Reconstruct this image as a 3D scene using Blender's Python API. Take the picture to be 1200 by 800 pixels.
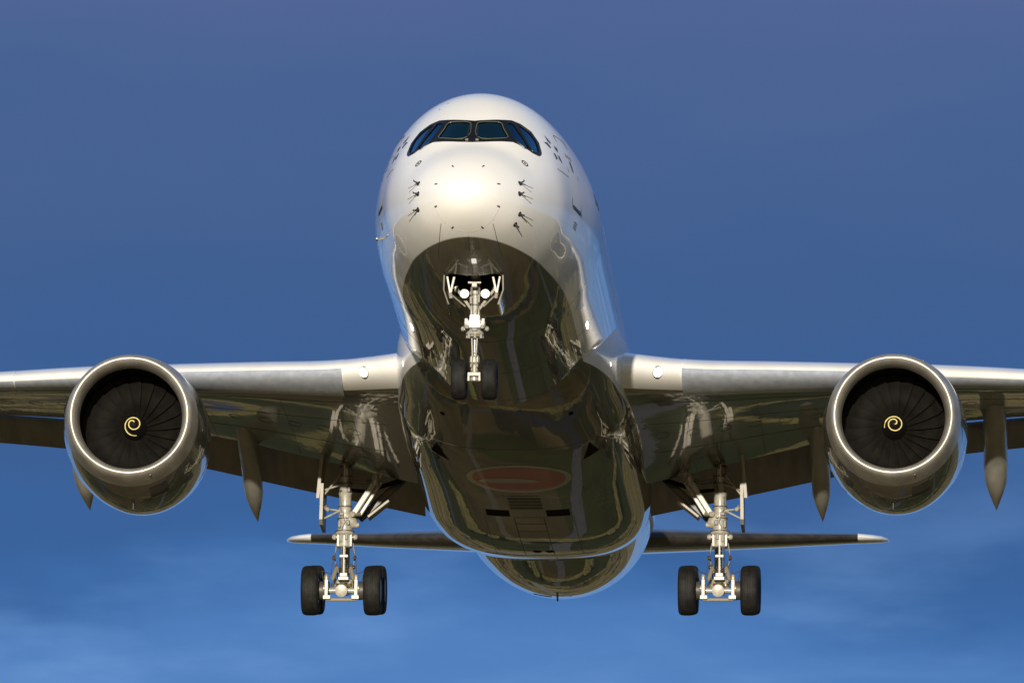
import bpy, bmesh, math, random
from math import sin, cos, pi, radians, sqrt, tan, atan2, exp
from mathutils import Vector, Matrix
from mathutils.bvhtree import BVHTree
random.seed(7)
for o in list(bpy.data.objects): bpy.data.objects.remove(o)
scene = bpy.context.scene
COL = scene.collection

# ------------------------------------------------------------------ frame of the airliner
# x = towards the airliner's left wing (right in the picture), y = metres aft of the nose, z = up from the cabin axis
BASE = Vector((0, 32.0, -6.15))                 # under the main wheels
PITCH = radians(3.0)                            # nose up on approach
ALT = 47.2                                      # main wheels above the grass
ROOT = Matrix.Translation((0, 32.0, ALT)) @ Matrix.Rotation(-PITCH, 4, 'X')
TO_WORLD = ROOT @ Matrix.Translation(-BASE)

# ------------------------------------------------------------------ camera
cam_d = bpy.data.cameras.new('camera'); cam = bpy.data.objects.new('camera', cam_d); COL.objects.link(cam)
F, U0, V0 = 12686.917, -3.2457, 9.2945
cC = Vector((16.66632, -268.24079, -62.60299))
cd = Vector((-0.05645, 0.97636, 0.20867)); cr = Vector((0.9984, 0.05543, 0.01077)); cu = Vector((0.00105, -0.20894, 0.97793))
fwd = (cd - cr * (U0 / F) + cu * (V0 / F)).normalized()
rgt = (cr - fwd * cr.dot(fwd)).normalized(); upv = rgt.cross(fwd)
m = Matrix((rgt, upv, -fwd)).transposed().to_4x4(); m.translation = cC
cam.matrix_world = TO_WORLD @ m
cam_d.sensor_width = 36; cam_d.lens = F / 1200 * 36
cam_d.clip_start = 1; cam_d.clip_end = 40000
scene.camera = cam

# ------------------------------------------------------------------ sun, sky, exposure
SUN_EL, SUN_AZ = radians(7.9), radians(-2.4)    # behind the camera, a little to its left
sdir = Vector((sin(SUN_AZ) * cos(SUN_EL), -cos(SUN_AZ) * cos(SUN_EL), sin(SUN_EL)))
sd = bpy.data.lights.new('sun', 'SUN'); sun = bpy.data.objects.new('sun', sd); COL.objects.link(sun)
sd.energy = 5.0; sd.angle = radians(0.55); sd.color = (1.0, 0.90, 0.75)
sun.rotation_euler = sdir.to_track_quat('Z', 'Y').to_euler(); sun.location = sdir * 300

world = bpy.data.worlds.new('World'); scene.world = world; world.use_nodes = True
nt = world.node_tree; nt.nodes.clear()
def N(t, typ, **kw):
    n = t.nodes.new(typ)
    for k, v in kw.items(): setattr(n, k, v)
    return n
def L(t, a, b): t.links.new(a, b)
def ramp(t, pts, interp='LINEAR'):
    n = N(t, 'ShaderNodeValToRGB'); cr_ = n.color_ramp; cr_.interpolation = interp
    while len(cr_.elements) > 1: cr_.elements.remove(cr_.elements[0])
    cr_.elements[0].position = pts[0][0]; cr_.elements[0].color = (*pts[0][1], 1)
    for p_, c_ in pts[1:]: cr_.elements.new(p_).color = (*c_, 1)
    return n
def math_(t, op, a, b=None, c=None, clamp=False):
    n = N(t, 'ShaderNodeMath', operation=op); n.use_clamp = clamp
    for i, v in enumerate((a, b, c)):
        if v is None: continue
        if isinstance(v, (int, float)): n.inputs[i].default_value = v
        else: L(t, v, n.inputs[i])
    return n.outputs[0]
def mixc(t, f, a, b, mode='MIX'):
    n = N(t, 'ShaderNodeMix', data_type='RGBA', blend_type=mode)
    for i, v in ((0, f), (6, a), (7, b)):
        if isinstance(v, (int, float)): n.inputs[i].default_value = v
        elif isinstance(v, tuple): n.inputs[i].default_value = (*v, 1)
        else: L(t, v, n.inputs[i])
    return n.outputs[2]
def srgb(r, g, b):
    f = lambda c: (c / 255 / 12.92) if c < 10 else ((c / 255 + .055) / 1.055) ** 2.4
    return (f(r), f(g), f(b))

sky = N(nt, 'ShaderNodeTexSky', sky_type='NISHITA'); sky.sun_disc = False
sky.sun_elevation = SUN_EL; sky.sun_rotation = atan2(sdir.x, sdir.y)
sky.air_density = 1.1; sky.dust_density = 0.5; sky.ozone_density = 2.5
tc = N(nt, 'ShaderNodeTexCoord'); sep = N(nt, 'ShaderNodeSeparateXYZ'); L(nt, tc.outputs['Generated'], sep.inputs[0])
mp = N(nt, 'ShaderNodeMapping'); mp.inputs['Scale'].default_value = (9, 9, 30); L(nt, tc.outputs['Generated'], mp.inputs[0])
n1 = N(nt, 'ShaderNodeTexNoise'); n1.inputs['Scale'].default_value = 1.6; n1.inputs['Detail'].default_value = 5; n1.inputs['Roughness'].default_value = .55; L(nt, mp.outputs[0], n1.inputs[0])
mp2 = N(nt, 'ShaderNodeMapping'); mp2.inputs['Scale'].default_value = (20, 20, 70); mp2.inputs['Location'].default_value = (3.1, 1.7, .4); L(nt, tc.outputs['Generated'], mp2.inputs[0])
n2 = N(nt, 'ShaderNodeTexNoise'); n2.inputs['Scale'].default_value = 1.3; n2.inputs['Detail'].default_value = 6; n2.inputs['Roughness'].default_value = .5; L(nt, mp2.outputs[0], n2.inputs[0])
# shower cloud bank opposite the sun: its colour over the sine of the elevation, wavered by the noise
el = math_(nt, 'ADD', sep.outputs[2], math_(nt, 'MULTIPLY', math_(nt, 'SUBTRACT', n1.outputs[0], .5), .040))
bank = ramp(nt, [(0.0, srgb(132, 164, 206)), (.06, srgb(104, 148, 206)), (.118, srgb(86, 132, 194)), (.132, srgb(78, 125, 187)), (.1415, srgb(58, 101, 159)), (.152, srgb(60, 95, 148)), (.166, srgb(66, 96, 145)),
                 (.178, srgb(72, 99, 147)), (.189, srgb(80, 101, 149)), (.202, srgb(94, 111, 155)), (.25, srgb(96, 116, 165)), (.45, srgb(130, 160, 210)), (1.0, srgb(110, 150, 210))])
L(nt, el, bank.inputs[0])
wisp = ramp(nt, [(.46, (0, 0, 0)), (.68, (1, 1, 1))], 'EASE'); L(nt, n2.outputs[0], wisp.inputs[0])
low = ramp(nt, [(.10, (1, 1, 1)), (.160, (0, 0, 0))], 'EASE'); L(nt, sep.outputs[2], low.inputs[0])
bcol = mixc(nt, math_(nt, 'MULTIPLY', math_(nt, 'MULTIPLY', wisp.outputs[0], low.outputs[0]), .95), bank.outputs[0], srgb(120, 164, 220))
# the bank fades into the open sky away from the view
front = ramp(nt, [(.42, (0, 0, 0)), (.70, (1, 1, 1))], 'EASE')
L(nt, math_(nt, 'MULTIPLY_ADD', sep.outputs[1], .5, .5), front.inputs[0])
hi = ramp(nt, [(.45, (1, 1, 1)), (.85, (0, 0, 0))], 'EASE'); L(nt, sep.outputs[2], hi.inputs[0])
SKY_K = 0.08
bg1 = N(nt, 'ShaderNodeBackground'); bg1.inputs[1].default_value = SKY_K; L(nt, sky.outputs[0], bg1.inputs[0])
bg2 = N(nt, 'ShaderNodeBackground'); bg2.inputs[1].default_value = .835; L(nt, bcol, bg2.inputs[0])
mx = N(nt, 'ShaderNodeMixShader'); L(nt, math_(nt, 'MULTIPLY', front.outputs[0], hi.outputs[0]), mx.inputs[0])
L(nt, bg1.outputs[0], mx.inputs[1]); L(nt, bg2.outputs[0], mx.inputs[2])
wo = N(nt, 'ShaderNodeOutputWorld'); L(nt, mx.outputs[0], wo.inputs[0])
scene.view_settings.view_transform = 'Standard'; scene.view_settings.look = 'None'
scene.view_settings.exposure = 0.26; scene.view_settings.gamma = 1.0
scene.cycles.max_bounces = 10; scene.cycles.glossy_bounces = 6; scene.cycles.diffuse_bounces = 3

# ------------------------------------------------------------------ materials
def mat(name, col=(.5, .5, .5), rough=.4, metal=0.0, coat=0.0, coat_rough=.03, spec=.5, emit=None, estr=0.0):
    ma = bpy.data.materials.new(name); ma.use_nodes = True
    b = ma.node_tree.nodes['Principled BSDF']
    b.inputs['Base Color'].default_value = (*col, 1); b.inputs['Roughness'].default_value = rough
    b.inputs['Metallic'].default_value = metal; b.inputs['Coat Weight'].default_value = coat
    b.inputs['Coat Roughness'].default_value = coat_rough; b.inputs['Specular IOR Level'].default_value = spec
    if emit: b.inputs['Emission Color'].default_value = (*emit, 1); b.inputs['Emission Strength'].default_value = estr
    return ma
def bsdf(ma): return ma.node_tree.nodes['Principled BSDF']
def objcoord(t, scale=(1, 1, 1)):
    tc_ = N(t, 'ShaderNodeTexCoord'); mp_ = N(t, 'ShaderNodeMapping'); mp_.inputs['Scale'].default_value = scale
    L(t, tc_.outputs['Object'], mp_.inputs[0]); return mp_.outputs[0]
def mottle(ma, c1, c2, scale=(1, 1, 1), nscale=2.0, detail=5, lo=.35, hi=.65, rough=None):
    t = ma.node_tree; v = objcoord(t, scale)
    n = N(t, 'ShaderNodeTexNoise'); n.inputs['Scale'].default_value = nscale; n.inputs['Detail'].default_value = detail; L(t, v, n.inputs[0])
    r_ = ramp(t, [(lo, c1), (hi, c2)]); L(t, n.outputs[0], r_.inputs[0]); L(t, r_.outputs[0], bsdf(ma).inputs['Base Color'])
    if rough:
        rr = N(t, 'ShaderNodeMapRange'); rr.inputs[3].default_value = rough[0]; rr.inputs[4].default_value = rough[1]
        L(t, n.outputs[0], rr.inputs[0]); L(t, rr.outputs[0], bsdf(ma).inputs['Roughness'])
    return ma

WHITE = (.82, .81, .79); GREY = (.12, .115, .10)
ZLINE = -2.06                                     # paint waterline between the white body and the grey belly
def paint_two_tone(name):
    ma = mat(name, WHITE, .5, coat=1.0, coat_rough=.012, spec=.12)
    t = ma.node_tree; tc_ = N(t, 'ShaderNodeTexCoord'); sp = N(t, 'ShaderNodeSeparateXYZ'); L(t, tc_.outputs['Object'], sp.inputs[0])
    n = N(t, 'ShaderNodeTexNoise'); n.inputs['Scale'].default_value = .8; n.inputs['Detail'].default_value = 6; L(t, objcoord(t, (1, .25, 1)), n.inputs[0])
    wr = ramp(t, [(.3, (.77, .765, .75)), (.7, (.82, .81, .79))]); L(t, n.outputs[0], wr.inputs[0])
    gr = ramp(t, [(.3, (.075, .070, .048)), (.7, (.11, .103, .076))]); L(t, n.outputs[0], gr.inputs[0])
    f = N(t, 'ShaderNodeMapRange'); f.inputs[1].default_value = ZLINE - BASE.z - .012; f.inputs[2].default_value = ZLINE - BASE.z + .012
    L(t, sp.outputs[2], f.inputs[0])
    L(t, mixc(t, f.outputs[0], gr.outputs[0], wr.outputs[0]), bsdf(ma).inputs['Base Color'])
    # very slight skin waviness, so the reflections bend over the frames
    w = N(t, 'ShaderNodeTexNoise'); w.inputs['Scale'].default_value = 1.1; w.inputs['Detail'].default_value = 2; L(t, objcoord(t, (1, .8, 1)), w.inputs[0])
    bp_ = N(t, 'ShaderNodeBump'); bp_.inputs['Strength'].default_value = .05; bp_.inputs['Distance'].default_value = .03
    L(t, w.outputs[0], bp_.inputs['Height']); L(t, bp_.outputs[0], bsdf(ma).inputs['Coat Normal'])
    return ma
M = {}
M['body'] = paint_two_tone('fuselage_paint')
M['white'] = mottle(mat('white_paint', WHITE, .3, coat=1.0, coat_rough=.03), (.74, .73, .71), (.81, .80, .78), (1, .4, 1), 1.5)
M['wing_grey'] = mottle(mat('wing_grey_paint', GREY, .35, coat=1.0, coat_rough=.03), (.052, .050, .034), (.074, .070, .050), (1, .3, 1), 1.2)
M['flap_grey'] = mottle(mat('flap_grey_paint', GREY, .5, coat=.25, coat_rough=.25), (.11, .104, .09), (.17, .16, .14), (2.2, .25, 1), 1.4)
M['door'] = mottle(mat('gear_door_paint', (.2, .18, .13), .45, coat=.2), (.17, .155, .115), (.23, .21, .16), (1, 1, 1), 2)
M['fairing_grey'] = mottle(mat('fairing_grey_paint', GREY, .4, coat=.35, coat_rough=.15), (.22, .215, .19), (.30, .29, .26), (1, .3, 1), 1.6)
M['nacelle'] = mottle(mat('nacelle_paint', (.3, .3, .29), .35, coat=1.0, coat_rough=.015), (.040, .038, .030), (.058, .055, .044), (1, .4, 1), 1.1)
def coat_wave(ma, sc, st, dist=.03, scale=(1, 1, 1)):
    t = ma.node_tree; w = N(t, 'ShaderNodeTexNoise'); w.inputs['Scale'].default_value = sc; w.inputs['Detail'].default_value = 2; L(t, objcoord(t, scale), w.inputs[0])
    b = N(t, 'ShaderNodeBump'); b.inputs['Strength'].default_value = st; b.inputs['Distance'].default_value = dist; L(t, w.outputs[0], b.inputs['Height']); L(t, b.outputs[0], bsdf(ma).inputs['Coat Normal'])
coat_wave(M['wing_grey'], 2.2, .09, .03, (1, .7, 1)); coat_wave(M['nacelle'], 1.6, .06)
M['lip'] = mottle(mat('polished_lip_metal', (.72, .71, .68), .22, metal=.55), (.27, .255, .22), (.38, .36, .32), (1, 1, 1), 2.5, rough=(.36, .46))
M['slat_metal'] = mottle(mat('bare_slat_metal', (.6, .6, .6), .4, metal=.35), (.36, .40, .48), (.54, .58, .66), (1.0, .5, 1.6), 4.5, lo=.2, hi=.8, rough=(.42, .58))
M['dark_metal'] = mottle(mat('dark_leading_edge', (.08, .075, .07), .3, metal=.6), (.06, .055, .05), (.11, .10, .09), (.6, 1, 1), 3)
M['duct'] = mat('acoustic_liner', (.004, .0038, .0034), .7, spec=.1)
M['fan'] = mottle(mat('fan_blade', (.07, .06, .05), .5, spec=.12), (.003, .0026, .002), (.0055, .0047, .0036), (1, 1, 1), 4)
M['black'] = mat('spinner_black', (.006, .006, .006), .45)
M['void'] = mat('bay_dark', (.006, .006, .006), .9, spec=.1)
M['spiral'] = mat('spiral_paint', (.62, .52, .20), .5)
M['gear'] = mottle(mat('gear_paint', (.5, .47, .38), .42, coat=.2, coat_rough=.15), (.23, .22, .18), (.315, .30, .25), (3, 3, 3), 4, rough=(.3, .5))
M['gear_dark'] = mat('gear_dark', (.05, .048, .045), .45)
M['chrome'] = mat('chrome', (.78, .77, .75), .12, metal=1.0)
M['steel'] = mat('brushed_steel', (.26, .235, .17), .42, metal=.3)
M['brass'] = mat('brass_fitting', (.6, .42, .12), .3, metal=1.0)
M['tyre'] = mottle(mat('tyre_rubber', (.014, .014, .014), .7, spec=.25), (.005, .005, .005), (.012, .0115, .011), (1, 1, 1), 6)
M['hub'] = mat('wheel_hub', (.42, .41, .38), .35, metal=.6)
M['mask'] = mat('window_mask', (.008, .007, .008), .35, spec=.3)
M['glass'] = mat('cockpit_glass', (.003, .014, .022), .03, spec=.35)
M['glass_side'] = mat('cockpit_side_glass', (.003, .028, .06), .03, spec=.5)
M['deck'] = mat('flight_deck_lining', (.05, .048, .045), .8)
M['seat'] = mat('seat_cover', (.30, .27, .20), .7)
M['vest'] = mat('orange_strap', (.6, .10, .03), .7)
M['seal'] = mat('window_seal', (.17, .19, .11), .45)
M['ink'] = mat('dark_mark', (.012, .012, .014), .5)
M['line'] = mat('panel_line', (.05, .05, .045), .6)
M['line_soft'] = mat('soft_panel_line', (.42, .41, .38), .6)
M['blue_ink'] = mat('badge_ink', (.03, .035, .07), .4)
M['grey_ink'] = mat('grey_ink', (.25, .25, .28), .5)
M['red_ink'] = mat('emblem_red', (.30, .016, .006), .35, coat=.6, coat_rough=.02)
M['pale_ink'] = mat('emblem_pale', (.30, .28, .21), .35, coat=1.0, coat_rough=.02)
M['lamp'] = mat('lamp_glow', (1, 1, 1), .3, emit=(1.0, .97, .90), estr=8.0)
M['lamp_soft'] = mat('lamp_soft_glow', (1, 1, 1), .3, emit=(1.0, .97, .90), estr=3.0)
def glass_(name, tint, refl):
    ma = bpy.data.materials.new(name); ma.use_nodes = True; t = ma.node_tree; t.nodes.clear()
    o = N(t, 'ShaderNodeOutputMaterial'); mx_ = N(t, 'ShaderNodeMixShader'); tr = N(t, 'ShaderNodeBsdfTransparent'); gl = N(t, 'ShaderNodeBsdfGlossy'); fr_ = N(t, 'ShaderNodeFresnel')
    tr.inputs[0].default_value = (*tint, 1); gl.inputs[0].default_value = (*refl, 1); gl.inputs['Roughness'].default_value = .02; fr_.inputs[0].default_value = 1.6
    L(t, fr_.outputs[0], mx_.inputs[0]); L(t, tr.outputs[0], mx_.inputs[1]); L(t, gl.outputs[0], mx_.inputs[2]); L(t, mx_.outputs[0], o.inputs[0]); return ma
M['pane'] = glass_('windscreen_glass', (.42, .58, .58), (.14, .28, .31))
M['pane_side'] = glass_('side_window_glass', (.22, .45, .58), (.10, .25, .38))
M['sill'] = mat('door_sill', (.02, .025, .04), .4)

# ------------------------------------------------------------------ mesh builder
class MB:
    def __init__(s): s.v = []; s.f = []; s.m = []
    def add(s, vs, fs, mi=0):
        b = len(s.v); s.v += [Vector(p) for p in vs]; s.f += [tuple(i + b for i in f) for f in fs]; s.m += [mi] * len(fs); return s
    def loft(s, secs, closed=True, caps=(True, True), mi=0, mfn=None):
        n = len(secs[0]); vs = [p for q in secs for p in q]; fs = []; ms = []
        for i in range(len(secs) - 1):
            for j in range(n if closed else n - 1):
                k = (j + 1) % n
                fs.append((i * n + j, (i + 1) * n + j, (i + 1) * n + k, i * n + k)); ms.append(mfn(i, j) if mfn else mi)
        if closed:
            if caps[0]: fs.append(tuple(range(n))); ms.append(mfn(0, 0) if mfn else mi)
            if caps[1]: fs.append(tuple(reversed(range((len(secs) - 1) * n, len(secs) * n)))); ms.append(mfn(len(secs) - 2, 0) if mfn else mi)
        b = len(s.v); s.v += [Vector(p) for p in vs]; s.f += [tuple(i + b for i in f) for f in fs]; s.m += ms; return s
    def tube(s, path, r, n=10, mi=0, caps=True):
        P = [Vector(p) for p in path]; R = r if isinstance(r, (list, tuple)) else [r] * len(P); secs = []
        up = None
        for i, p in enumerate(P):
            t = (P[min(i + 1, len(P) - 1)] - P[max(i - 1, 0)]).normalized()
            if up is None: up = Vector((0, 0, 1)) if abs(t.z) < .9 else Vector((0, 1, 0))
            a = t.cross(up).normalized(); b = a.cross(t).normalized(); up = b
            secs.append([p + (a * cos(2 * pi * k / n) + b * sin(2 * pi * k / n)) * R[i] for k in range(n)])
        return s.loft(secs, True, (caps, caps), mi)
    def stack(s, p0, p1, prof, n=20, mi=0):
        """turned profile along p0->p1: prof = [(t 0..1, radius)]"""
        p0 = Vector(p0); p1 = Vector(p1); t = (p1 - p0).normalized(); up = Vector((0, 0, 1)) if abs(t.z) < .9 else Vector((0, 1, 0))
        a = t.cross(up).normalized(); b = a.cross(t).normalized()
        return s.loft([[p0.lerp(p1, q) + (a * cos(2 * pi * k / n) + b * sin(2 * pi * k / n)) * r for k in range(n)] for q, r in prof], True, (True, True), mi)
    def box(s, c, sx, sy, sz, rot=None, mi=0, bev=.12):
        """chamfered box"""
        e = bev * min(sx, sy, sz); secs = []
        for zz, k in ((-sz / 2, e), (-sz / 2 + e, 0), (sz / 2 - e, 0), (sz / 2, e)):
            hx, hy = sx / 2 - k, sy / 2 - k; q = e
            secs.append([Vector(p) for p in ((-hx + q, -hy, zz), (hx - q, -hy, zz), (hx, -hy + q, zz), (hx, hy - q, zz), (hx - q, hy, zz), (-hx + q, hy, zz), (-hx, hy - q, zz), (-hx, -hy + q, zz))])
        R = rot or Matrix.Identity(3); c = Vector(c)
        return s.loft([[c + R @ p for p in q] for q in secs], True, (True, True), mi)
    def bar(s, p0, p1, w, h, up=(0, 1, 0), mi=0, bev=.15):
        p0 = Vector(p0); p1 = Vector(p1); t = (p1 - p0); l = t.length; t.normalize()
        a = t.cross(Vector(up)).normalized(); b = a.cross(t)
        return s.box((p0 + p1) / 2, w, h, l, Matrix((a, b, t)).transposed(), mi, bev)
    def lathe_y(s, c, prof, n=64, mi=0, a0=0, wob=None, flip=False):
        """prof = [(dy, r)] turned about the y axis through c"""
        c = Vector(c); secs = []
        for dy, r in prof:
            q = []
            for k in range(n):
                a = a0 + 2 * pi * k / n; rr = r * (wob(a, dy) if wob else 1)
                q.append(c + Vector((rr * cos(a), dy, rr * sin(a))))
            secs.append(q)
        return s.loft(secs, True, (False, False), mi)
    def lathe_x(s, c, prof, n=48, mi=0):
        c = Vector(c)
        return s.loft([[c + Vector((dx, r * cos(2 * pi * k / n), r * sin(2 * pi * k / n))) for k in range(n)] for dx, r in prof], True, (True, True), mi)
    def build(s, name, mats, parent=None, sharp=35, recalc=True):
        me = bpy.data.meshes.new(name)
        me.from_pydata([v - BASE for v in s.v], [], s.f)
        for q in (mats if isinstance(mats, (list, tuple)) else [mats]): me.materials.append(q)
        for p_, i in zip(me.polygons, s.m): p_.material_index = i
        bm = bmesh.new(); bm.from_mesh(me); bmesh.ops.remove_doubles(bm, verts=bm.verts, dist=1e-5)
        if recalc: bmesh.ops.recalc_face_normals(bm, faces=bm.faces)
        bm.to_mesh(me); bm.free()
        me.shade_smooth(); me.set_sharp_from_angle(angle=radians(sharp)); me.update()
        o = bpy.data.objects.new(name, me); COL.objects.link(o)
        if parent: o.parent = parent
        return o

def pchip(xs, ys):
    n = len(xs); h = [xs[i + 1] - xs[i] for i in range(n - 1)]; d = [(ys[i + 1] - ys[i]) / h[i] for i in range(n - 1)]
    m_ = [d[0]] + [0 if d[i - 1] * d[i] <= 0 else (h[i - 1] + h[i]) * 3 / ((2 * h[i] + h[i - 1]) / d[i - 1] + (h[i] + 2 * h[i - 1]) / d[i]) for i in range(1, n - 1)] + [d[-1]]
    def f(x):
        if x <= xs[0]: return ys[0] + m_[0] * (x - xs[0])
        if x >= xs[-1]: return ys[-1] + m_[-1] * (x - xs[-1])
        i = max(j for j in range(n - 1) if xs[j] <= x); t = (x - xs[i]) / h[i]
        return ((1 + 2 * t) * (1 - t) ** 2 * ys[i] + t * (1 - t) ** 2 * h[i] * m_[i] + t * t * (3 - 2 * t) * ys[i + 1] + t * t * (t - 1) * h[i] * m_[i + 1])
    return f
def table(pts, root=False):
    g = (lambda s: sqrt(max(s, 0))) if root else (lambda s: s)
    f = pchip([g(p[0]) for p in pts], [p[1] for p in pts])
    return lambda s: f(g(s))

# ------------------------------------------------------------------ setting: ground under the approach
def sheet(name, x0, x1, y0, y1, z, ma, nx=1, ny=1):
    me = bpy.data.meshes.new(name)
    vs = [(x0 + (x1 - x0) * i / nx, y0 + (y1 - y0) * j / ny, z) for j in range(ny + 1) for i in range(nx + 1)]
    fs = [(j * (nx + 1) + i, j * (nx + 1) + i + 1, (j + 1) * (nx + 1) + i + 1, (j + 1) * (nx + 1) + i) for j in range(ny) for i in range(nx)]
    me.from_pydata(vs, [], fs); me.materials.append(ma); o = bpy.data.objects.new(name, me); COL.objects.link(o); o['kind'] = 'structure'
    return o
gm = mat('ground_fields', (.06, .07, .03), .9, spec=.2); t = gm.node_tree
vo = N(t, 'ShaderNodeTexVoronoi'); vo.feature = 'F1'; vo.distance = 'CHEBYCHEV'; vo.inputs['Scale'].default_value = 1.0; vo.inputs['Randomness'].default_value = .85
L(t, objcoord(t, (1 / 46, 1 / 95, 1)), vo.inputs[0])
sc_ = N(t, 'ShaderNodeSeparateColor'); L(t, vo.outputs['Color'], sc_.inputs[0])
G1, G2, B1, B2, S1 = (.046, .060, .013), (.075, .086, .020), (.20, .125, .048), (.28, .185, .075), (.56, .42, .17)
near = ramp(t, [(0, G2), (.24, B1), (.5, B2), (.64, G1), (.78, S1), (.86, B1), (1, G2)]); L(t, sc_.outputs[0], near.inputs[0])      # rough fields
mid = ramp(t, [(0, G1), (.55, G2), (.80, G1), (.90, B1), (1, G2)]); L(t, sc_.outputs[0], mid.inputs[0])                            # wet meadow
far = ramp(t, [(0, B2), (.24, S1), (.44, B1), (.58, G2), (.70, S1), (.86, B2), (1, G1)]); L(t, sc_.outputs[0], far.inputs[0])      # stubble
tcy = N(t, 'ShaderNodeTexCoord'); spy = N(t, 'ShaderNodeSeparateXYZ'); L(t, tcy.outputs['Object'], spy.inputs[0])
nb = N(t, 'ShaderNodeTexNoise'); nb.inputs['Scale'].default_value = .012; nb.inputs['Detail'].default_value = 3; L(t, objcoord(t), nb.inputs[0])
yy_ = math_(t, 'ADD', spy.outputs[1], math_(t, 'MULTIPLY', math_(t, 'SUBTRACT', nb.outputs[0], .5), 90))
def step_(lo, hi_):
    n = N(t, 'ShaderNodeMapRange'); n.inputs[1].default_value = lo; n.inputs[2].default_value = hi_; L(t, yy_, n.inputs[0]); return n.outputs[0]
c_ = mixc(t, step_(145, 150), near.outputs[0], mid.outputs[0]); c_ = mixc(t, step_(372, 380), c_, far.outputs[0])  # bands laid by distance to shape the tones mirrored in the belly
nz = N(t, 'ShaderNodeTexNoise'); nz.inputs['Scale'].default_value = .06; nz.inputs['Detail'].default_value = 8; L(t, objcoord(t), nz.inputs[0])
nr = ramp(t, [(.3, (.55, .55, .55)), (.7, (1.5, 1.45, 1.3))]); L(t, nz.outputs[0], nr.inputs[0])
L(t, mixc(t, 1.0, c_, nr.outputs[0], 'MULTIPLY'), bsdf(gm).inputs['Base Color'])
sheet('ground', -9000, 9000, -9000, 9000, 0, gm, 4, 4)
rm = mottle(mat('road_asphalt', (.10, .095, .085), .85), (.16, .14, .115), (.22, .19, .16), (1, 1, 1), .2)
pm = mat('road_paint', (.75, .73, .68), .6)
sm_ = mottle(mat('verge_straw', (.22, .17, .09), .9), (.17, .13, .06), (.27, .21, .11), (1, 1, 1), .15)
def strip(name, pts, w, z, ma):
    vs = []; fs = []
    for i, (x, y) in enumerate(pts):
        a = Vector(pts[min(i + 1, len(pts) - 1)]) - Vector(pts[max(i - 1, 0)]); a.normalize(); nrm = Vector((-a.y, a.x))
        vs += [(x - nrm.x * w / 2, y - nrm.y * w / 2, z), (x + nrm.x * w / 2, y + nrm.y * w / 2, z)]
        if i: k = 2 * i; fs.append((k - 2, k - 1, k + 1, k))
    me = bpy.data.meshes.new(name); me.from_pydata(vs, [], fs); me.materials.append(ma)
    o = bpy.data.objects.new(name, me); COL.objects.link(o); o['kind'] = 'structure'; return o
strip('road', [(14 - .05 * y + 9 * sin(y / 70), y) for y in range(-200, 420, 12)], 6, .004, rm)
strip('lane', [(x, 128 + .10 * x) for x in range(-900, 901, 50)], 5, .008, rm)
strip('verge', [(x, 384 + .05 * x) for x in range(-900, 901, 50)], 12, .004, sm_)
strip('reflection_strip', [(-34 - .01 * y, y) for y in range(420, 1500, 60)], 15, .012, mottle(mat('pale_concrete', (.4, .36, .26), .85), (.38, .33, .22), (.50, .45, .31), (1, .1, 1), .15))  # unseen pale road, added so the rear belly mirrors a light bar
strip('farm_track', [(58 + .03 * y, y) for y in range(-60, 1200, 60)], 4, .016, rm)
strip('path', [(-28, -200), (-24, -40), (-20, 120), (-16, 300)], 2.2, .020, sm_)
strip('ditch', [(-62 + 5 * sin(y / 50), y) for y in range(-100, 900, 15)], 5, .024, mat('ditch_mud', (.02, .022, .018), .3))
# unseen hedge rows, added to put bands into the belly's mirror image
hm = mottle(mat('hedge_leaves', (.09, .10, .03), .9), (.035, .042, .012), (.10, .08, .03), (1, 1, 1), .5)
hv, hf = [], []
rh = random.Random(3)
for yb, slope, hh in ((118, .10, 3.5), (262, .04, 5), (372, .05, 6), (470, -.03, 6), (640, .02, 8), (860, -.02, 9), (1150, .01, 11), (1500, 0, 13)):
    x = -520.0
    while x < 520:
        w_ = rh.uniform(3, 9) * (1 + yb / 700); h_ = hh * rh.uniform(.45, 1.15); gap_ = rh.random() < .16
        if not gap_ and not (-46 - .01 * yb < x < -20 - .01 * yb and yb > 400):
            y = yb + slope * x + rh.uniform(-1.5, 1.5); b = len(hv); d_ = h_ * .6
            for zz_, k_ in ((0, 1), (.45 * h_, 1.1), (.85 * h_, .8), (h_, .3)):
                for u_, v_ in ((-1, -.6), (0, -1), (1, -.6), (1, .6), (0, 1), (-1, .6)):
                    hv.append((x + u_ * k_ * w_ * .55 * rh.uniform(.85, 1.1), y + v_ * k_ * d_ * rh.uniform(.8, 1.15), zz_ * rh.uniform(.92, 1.05)))
            for r_ in range(3):
                for k_ in range(6): hf.append((b + r_ * 6 + k_, b + r_ * 6 + (k_ + 1) % 6, b + r_ * 6 + 6 + (k_ + 1) % 6, b + r_ * 6 + 6 + k_))
            hf.append(tuple(b + 18 + k_ for k_ in range(6)))
        x += w_ * .9
hme = bpy.data.meshes.new('reflection_hedges'); hme.from_pydata(hv, [], hf); hme.materials.append(hm)
ho = bpy.data.objects.new('reflection_hedges', hme); COL.objects.link(ho); ho['kind'] = 'stuff'; ho['label'] = 'ragged rows of hedge bushes added for bands in the belly reflection'
# the runway ahead of the airliner, behind the camera
strip('runway', [(0, -420), (0, -3200)], 58, .008, mottle(mat('runway_concrete', (.2, .2, .19), .85), (.15, .14, .125), (.24, .225, .20), (1, .1, 1), .15))
for k in range(12):
    x = (-27 + 54 * (k + .5) / 12)
    strip('runway_marking', [(x, -435), (x, -466)], 1.9, .013, pm)
strip('runway_marking', [(0, -490), (0, -3000)], .9, .013, pm)

# ------------------------------------------------------------------ the airliner
air = bpy.data.objects.new('airliner', None); COL.objects.link(air); air.matrix_world = ROOT
air.empty_display_size = 3
air['label'] = 'white twin engine jet airliner with grey belly flying in to land, wheels down'
air['category'] = 'airplane'

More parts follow.
